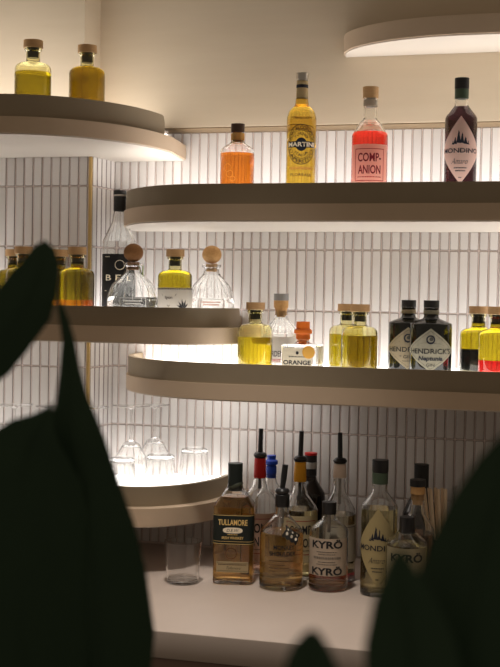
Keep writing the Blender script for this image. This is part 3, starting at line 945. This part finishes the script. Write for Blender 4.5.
r = bottle('bitter_bottle', 'clear bottle of pale liqueur with straw diamond label, on the counter', .3750, -.335, 'C', -.06)
mountain_bottle(r, PALEGOLD, BLACK, PYELL, .155, .280, INKNAVY, .0374, .92)

P = [(0, 0), (.0415, 0, .006), (.0415, .122, .014), (.0190, .142, .008), (.0142, .148, .004), (.0142, .154)]
r = bottle('gin_bottle', 'short clear bottle with a black cap, nearest the right leaves', .4395, -.385, 'C')
glass_body(r, P, .0034, .012); liquid(r, P, 0, .118, mat('pale_olive_drink', (.84, .80, .52), 0, 1.0, 1.34), .0034, .012)
mp = Map(.0415)
lb = patch(r, 'label', mp, rect_cols(.0500, .032, .116), paper('olive_paper', (.34, .30, .19), .3))
lettering(lb, 'KYRÖ', mp, 0, .098, .0680, .0200, INK, .03)
lettering(lb, 'KYRÖ', mp, 0, .046, .0680, .0200, INK, .03)
solid('cap', [(.0150, .1400, .001), (.0156, .142), (.0156, .1730, .002)], BLACK, r)

P = [(0, 0), (.0360, 0, .005), (.0360, .135, .020), (.0175, .165, .012), (.0135, .196, .006), (.0135, .206)]
r = bottle('spirit_bottle', 'clear bottle with a cork and black top behind the short bottle', .4489, -.300, 'C')
glass_body(r, P, .003, .010); liquid(r, P, 0, .125, mat('brown_rum', (.55, .30, .16), 0, 1.0, 1.36), .003, .010)
solid('cork', [(.0105, .185, .001), (.0110, .206), (.0150, .2065, .001), (.0150, .2225, .001)], CORK, r)
solid('cap', [(.0152, .2227, .001), (.0166, .2232), (.0166, .2370, .002)], BLACK, r)

P = [(0, 0), (.0400, 0, .005), (.0400, .145, .030), (.0170, .190, .014), (.0150, .205, .006), (.0150, .245, .002)]
r = bottle('wine_bottle', 'tall dark bottle with a black capsule left of the straws', .4400, -.165, 'C')
solid('glass_body', P, BROWNGLASS, r, 48)
solid('capsule', [(.0154, .200), (.0160, .2005), (.0160, .2510, .0015)], BLACKM, r)
P = [(0, 0), (.0340, 0, .005), (.0340, .120, .028), (.0140, .160, .012), (.0120, .175, .006), (.0120, .198, .002)]
r = bottle('wine_bottle', 'shorter dark bottle almost hidden between capsule and straws', .4330, -.080, 'C')
solid('glass_body', P, BROWNGLASS, r, 48)
solid('capsule', [(.0124, .165), (.0130, .1655), (.0130, .2040, .0015)], BLACKM, r)


# ---- glassware
def vessel(name, label, cat, x, y, deck, prof_out, prof_in, group=None, material=THING):
    o = thing(name, label, cat, (x, y, DECKZ[deck]), 0, group)
    bm = bmesh.new(); p = fillet(prof_out) + fillet(prof_in)
    lathe(bm, p, 56)
    link('glass_wall', bm, material, o, angle=40)
    return o


def tumbler_up(label, x, y, deck, R, H, group=None, fill=None):
    o = vessel('tumbler', label, 'glass', x, y, deck, [(0, 0), (R * .84, 0, .004), (R, H, .0006)], [(R - .0018, H, .0006), (R * .84 - .002, .008, .004), (0, .008)], group)
    return o


def tumbler_down(label, x, y, deck, R, H, group=None):
    return vessel('tumbler', label, 'glass', x, y, deck, [(0, H - .008), (R * .82 - .003, H - .008, .005), (R - .0016, 0, .0005)], [(R, 0, .0005), (R * .84, H, .006), (0, H)], group)


def stem_down(label, x, y, deck, H=.195, foot=.0445, group=None):
    o = thing('wine_glass', label, 'glass', (x, y, DECKZ[deck]), 0, group)
    P_in = [(0, .082), (.018, .080, .012), (.0385, .048, .03), (.0305, 0, .0004)]
    P_out = [(.0317, 0, .0004), (.0400, .048, .03), (.0190, .0845, .012), (.0045, .093, .006)]
    bm = bmesh.new(); lathe(bm, fillet(P_in) + fillet(P_out) + [(.0038, .110), (0, .110)], 56); link('bowl', bm, THING, o, angle=40)
    solid('stem', [(.0038, .1098), (.0034, .140), (.0038, H - .012)], THING, o, 20)
    solid('foot', [(.0038, H - .0122, .003), (.0110, H - .0075, .006), (foot, H - .0028, .001), (foot, H - .0012, .0006), (.020, H, .01)], THING, o, 56)
    return o


GG = 'upturned glasses on the lower left shelf'
stem_down('upturned stemmed glass at the left edge, foot level with the leaf spike', -.5200, -.205, 'L4', .175, group=GG)
stem_down('upturned stemmed glass left of the leaf spike, second from the left edge', -.4320, -.172, 'L4', .172, group=GG)
stem_down('upturned stemmed glass just right of the leaf, half covered by it', -.3280, -.205, 'L4', .177, group=GG)
stem_down('upturned stemmed glass right of the leaf with its whole foot showing', -.2520, -.132, 'L4', .177, group=GG)
stem_down('upturned stemmed glass by the back wall behind the other glasses', -.2220, -.052, 'L4', .174, foot=.036, group=GG)
tumbler_down('upturned tumbler in front of the stemmed glasses, right of the leaf', -.2430, -.212, 'L4', .033, .062, GG)
tumbler_down('upturned tumbler at the front edge, middle of the three', -.1790, -.128, 'L4', .0385, .062, GG)
tumbler_down('upturned tumbler furthest right on the lower left shelf', -.1130, -.072, 'L4', .0375, .073, GG)
t = tumbler_up('empty straight tumbler standing on the counter left of the whiskey', -.0390, -.375, 'C', .0405, .089)

# straws in a dark cup, and a tall glass
r = thing('straw_cup', 'dark cup holding the paper straws by the wall', 'cup', (.4915, -.237, CT))
bm = bmesh.new(); lathe(bm, fillet([(0, 0), (.022, 0, .003), (.026, .105, .001)]) + fillet([(.0245, .105, .001), (.0205, .004, .003), (0, .004)]), 40)
link('cup_wall', bm, mat('dark_metal_cup', (.03, .028, .026), .4, metal=.3), r)
STRAW = noisy('paper_straw', s2l(240, 220, 190), s2l(228, 204, 172), (40, 40, 40), .7)
proto = None
for k, (ax, ay, bx, by, L) in enumerate(((-.012, -.004, -.036, -.006, .205), (-.007, .009, -.028, .006, .212), (-.003, -.011, -.021, -.013, .198), (.001, .005, -.014, .008, .209), (.005, -.008, -.006, -.010, .203), (.008, .007, .001, .006, .210), (.012, -.003, .009, -.006, .201))):
    if proto is None:
        bm = bmesh.new(); lathe(bm, [(.0030, 0), (.0038, 0), (.0038, .205), (.0030, .205), (.0030, 0)], 16); proto = link('drinking_straw', bm, STRAW)
        s = proto
    else:
        s = proto.copy(); COL.objects.link(s)
    d = Vector((bx - ax, by - ay, L)); s.rotation_mode = 'QUATERNION'; s.rotation_quaternion = Vector((0, 0, 1)).rotation_difference(d)
    s.location = (.4915 + ax, -.237 + ay, CT + .0062)
    tag(s, 'beige paper straw fanned out in the cup beside the leaves', 'straw', 'paper straws in the cup')
P1 = [(0, 0), (.022, 0, .003), (.027, .214, .0006)]
vessel('highball_glass', 'tall glass beside the straws, behind the dark leaves', 'glass', .5420, -.22, 'C', P1, [(.0255, .214, .0006), (.0205, .010, .003), (0, .010)])
r = thing('spirit_bottle', 'white-labelled bottle cut off by the right edge', 'bottle', (.6290, -.12, CT))
solid('glass_body', [(0, 0), (.035, 0, .004), (.035, .19, .02), (.016, .22, .008), (.014, .262)], BROWNGLASS, r, 40)
solid('capsule', [(.0143, .250), (.0165, .2505), (.0165, .276, .002)], mat('white_capsule', s2l(225, 210, 195), .5), r)
solid('shoulder_label', [(.0352, .06), (.0356, .0605), (.0356, .165), (.0352, .1655)], PWHITE, r)

# ------------------------------------------------------------------ foreground plants
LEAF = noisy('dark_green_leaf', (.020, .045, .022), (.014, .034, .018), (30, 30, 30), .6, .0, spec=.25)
STEM = mat('plant_stem', (.03, .04, .02), .7)


def leaf(root, rows, d0, d1, roll=.35, fold=.18):
    """rows: (px, py, half width in px) along the midrib, from tip to base; the blade is turned by roll about its midrib"""
    bm = bmesh.new(); n = len(rows); g = []; NV = 8
    loc = root.location
    pts = [pt(x, y, d0 + (d1 - d0) * (i / (n - 1)) ** 1.3) for i, (x, y, w) in enumerate(rows)]
    for i, (x, y, w) in enumerate(rows):
        d = d0 + (d1 - d0) * (i / (n - 1)) ** 1.3; hw = w / F * d
        T = (pts[min(i + 1, n - 1)] - pts[max(i - 1, 0)]).normalized(); N = (CAM - pts[i]).normalized()
        S = T.cross(N).normalized(); N = S.cross(T)
        S2 = S * math.cos(roll) + N * math.sin(roll); N2 = N * math.cos(roll) - S * math.sin(roll)
        hw = hw / math.cos(roll)
        row = []
        for k in range(NV + 1):
            v = -1 + 2 * k / NV
            q = pts[i] + S2 * (v * hw) - N2 * (abs(v) ** 1.4 * hw * fold) + N2 * (math.sin(i * 1.3 + v * 3) * hw * .02)
            row.append(bm.verts.new(q - loc))
        g.append(row)
    for a, b in zip(g, g[1:]):
        for k in range(NV): bm.faces.new((a[k], a[k + 1], b[k + 1], b[k]))
    bmesh.ops.remove_doubles(bm, verts=bm.verts, dist=1e-5)
    bmesh.ops.solidify(bm, geom=bm.faces[:], thickness=.0008)
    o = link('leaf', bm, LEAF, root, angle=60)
    # midrib
    rb = bmesh.new(); vs = []
    for i, p in enumerate(pts):
        rad = .0006 + .0012 * i / n
        vs.append([rb.verts.new(p - loc + Vector((rad * math.cos(a), rad * math.sin(a) , 0)) ) for a in (0, 2.1, 4.2)])
    for a, b in zip(vs, vs[1:]):
        for k in range(3): rb.faces.new((a[k], a[(k + 1) % 3], b[(k + 1) % 3], b[k]))
    rb.faces.new(vs[0]); rb.faces.new(vs[-1][::-1])
    link('midrib', rb, LEAF, o)
    return pts[-1]


def tube(bm, pts, rad, seg=8):
    pr = None
    for i, p in enumerate(pts):
        t = (pts[min(i + 1, len(pts) - 1)] - pts[max(i - 1, 0)]).normalized()
        a = t.orthogonal().normalized() if pr is None else (pr[1] - t * pr[1].dot(t)).normalized(); b = t.cross(a)
        r = [bm.verts.new(p + (a * math.cos(2 * PI * k / seg) + b * math.sin(2 * PI * k / seg)) * rad) for k in range(seg)]
        if pr:
            for k in range(seg): bm.faces.new((pr[0][k], pr[0][(k + 1) % seg], r[(k + 1) % seg], r[k]))
        else: bm.faces.new(r[::-1])
        pr = (r, a)
    bm.faces.new(pr[0])


BAR = .955
def plant(label, pot_px, pot_d, leaves):
    p = pt(pot_px, 700, pot_d); base = Vector((p.x, p.y, BAR))
    root = thing('potted_plant', label, 'plant', base)
    solid('pot', [(.055, 0, .004), (.075, .125, .003), (.078, .14, .003), (.07, .1405), (.066, .125)], mat('dark_pot', (.05, .045, .04), .7), root)
    solid('soil', [(.0655, .100), (.0690, .126)], mat('soil', (.02, .015, .01), .9), root)
    ends = []
    for rows, d0, d1, roll in leaves: ends.append(leaf(root, rows, d0, d1, roll))
    top = Vector((0, 0, .125)); bm = bmesh.new()
    for k, e in enumerate(ends):
        e = e - base; m_ = Vector((e.x * .35, e.y * .35, min(.14 + .02 * k, e.z)))
        s0 = top + Vector(((k - 1) * .008, .004 * (k % 2), 0))
        pts = []
        for j in range(9):
            t = j / 8; pts.append(s0 * (1 - t) ** 2 + m_ * (2 * t * (1 - t)) + e * t ** 2)
        b1 = bmesh.new(); tube(b1, pts, .0028); link('leaf_stalk', b1, STEM, root)
    bm.free()
    return root


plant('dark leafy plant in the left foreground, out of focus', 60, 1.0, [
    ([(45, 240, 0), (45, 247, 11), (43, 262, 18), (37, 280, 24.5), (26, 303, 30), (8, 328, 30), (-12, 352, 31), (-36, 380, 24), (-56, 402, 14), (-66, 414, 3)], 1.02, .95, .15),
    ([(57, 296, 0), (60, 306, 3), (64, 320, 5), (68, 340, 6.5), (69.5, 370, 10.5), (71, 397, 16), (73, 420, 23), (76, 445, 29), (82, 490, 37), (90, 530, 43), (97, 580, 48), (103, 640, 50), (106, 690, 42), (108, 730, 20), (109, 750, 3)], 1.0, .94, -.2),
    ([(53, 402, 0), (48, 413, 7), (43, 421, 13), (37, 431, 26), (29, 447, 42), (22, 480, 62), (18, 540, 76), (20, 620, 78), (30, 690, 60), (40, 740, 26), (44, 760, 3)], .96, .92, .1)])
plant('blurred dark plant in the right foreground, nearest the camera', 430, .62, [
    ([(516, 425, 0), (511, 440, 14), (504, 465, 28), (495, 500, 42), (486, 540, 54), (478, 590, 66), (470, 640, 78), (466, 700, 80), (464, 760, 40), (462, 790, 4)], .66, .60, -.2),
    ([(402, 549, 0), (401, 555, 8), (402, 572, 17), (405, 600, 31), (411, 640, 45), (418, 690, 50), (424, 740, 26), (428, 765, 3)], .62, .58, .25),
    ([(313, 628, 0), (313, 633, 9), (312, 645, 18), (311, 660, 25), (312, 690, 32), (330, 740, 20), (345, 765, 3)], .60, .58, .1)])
bm = bmesh.new(); c = pt(250, 333, .75); box(bm, -.75, .75, -.30, .30, BAR - .04 - .0, BAR - .0005, .004)
root = thing('bar_counter', 'bar counter under the foreground plants', 'counter', (c.x - .02, c.y, 0), YAW)
link('bar_top', bm, mat('dark_bar_top', (.05, .035, .028), .4), root)
bm = bmesh.new(); box(bm, -.72, .72, -.25, .25, .0, BAR - .0405); link('bar_front', bm, mat('dark_bar_front', (.04, .03, .025), .6), root)

# ------------------------------------------------------------------ light
W = bpy.data.worlds.new('room'); SC.world = W; W.use_nodes = True
W.node_tree.nodes['Background'].inputs[0].default_value = (1.0, .80, .60, 1); W.node_tree.nodes['Background'].inputs[1].default_value = .185


def spot(loc, aim, energy, size, blend=.7, radius=.08, col=(1, .92, .84)):
    L = bpy.data.lights.new('downlight', 'SPOT'); L.energy = energy; L.spot_size = size; L.spot_blend = blend; L.shadow_soft_size = radius; L.color = col
    o = bpy.data.objects.new('downlight', L); COL.objects.link(o); o.location = loc
    o.rotation_euler = (Vector(aim) - Vector(loc)).to_track_quat('-Z', 'Y').to_euler()
    return o


spot((.12, -.95, 2.85), (.10, -.62, .89), 84, math.radians(34))

SC.view_settings.view_transform = 'Standard'; SC.view_settings.look = 'None'
SC.view_settings.exposure = 0.0; SC.view_settings.gamma = 1.0; SC.view_settings.use_curve_mapping = False
cy = SC.cycles
cy.use_denoising = True
try: cy.denoiser = 'OPENIMAGEDENOISE'
except Exception: pass
cy.max_bounces = 20; cy.transmission_bounces = 18; cy.transparent_max_bounces = 12; cy.diffuse_bounces = 5; cy.glossy_bounces = 8
cy.sample_clamp_indirect = 4.0; cy.caustics_reflective = False; cy.caustics_refractive = True; cy.blur_glossy = .5
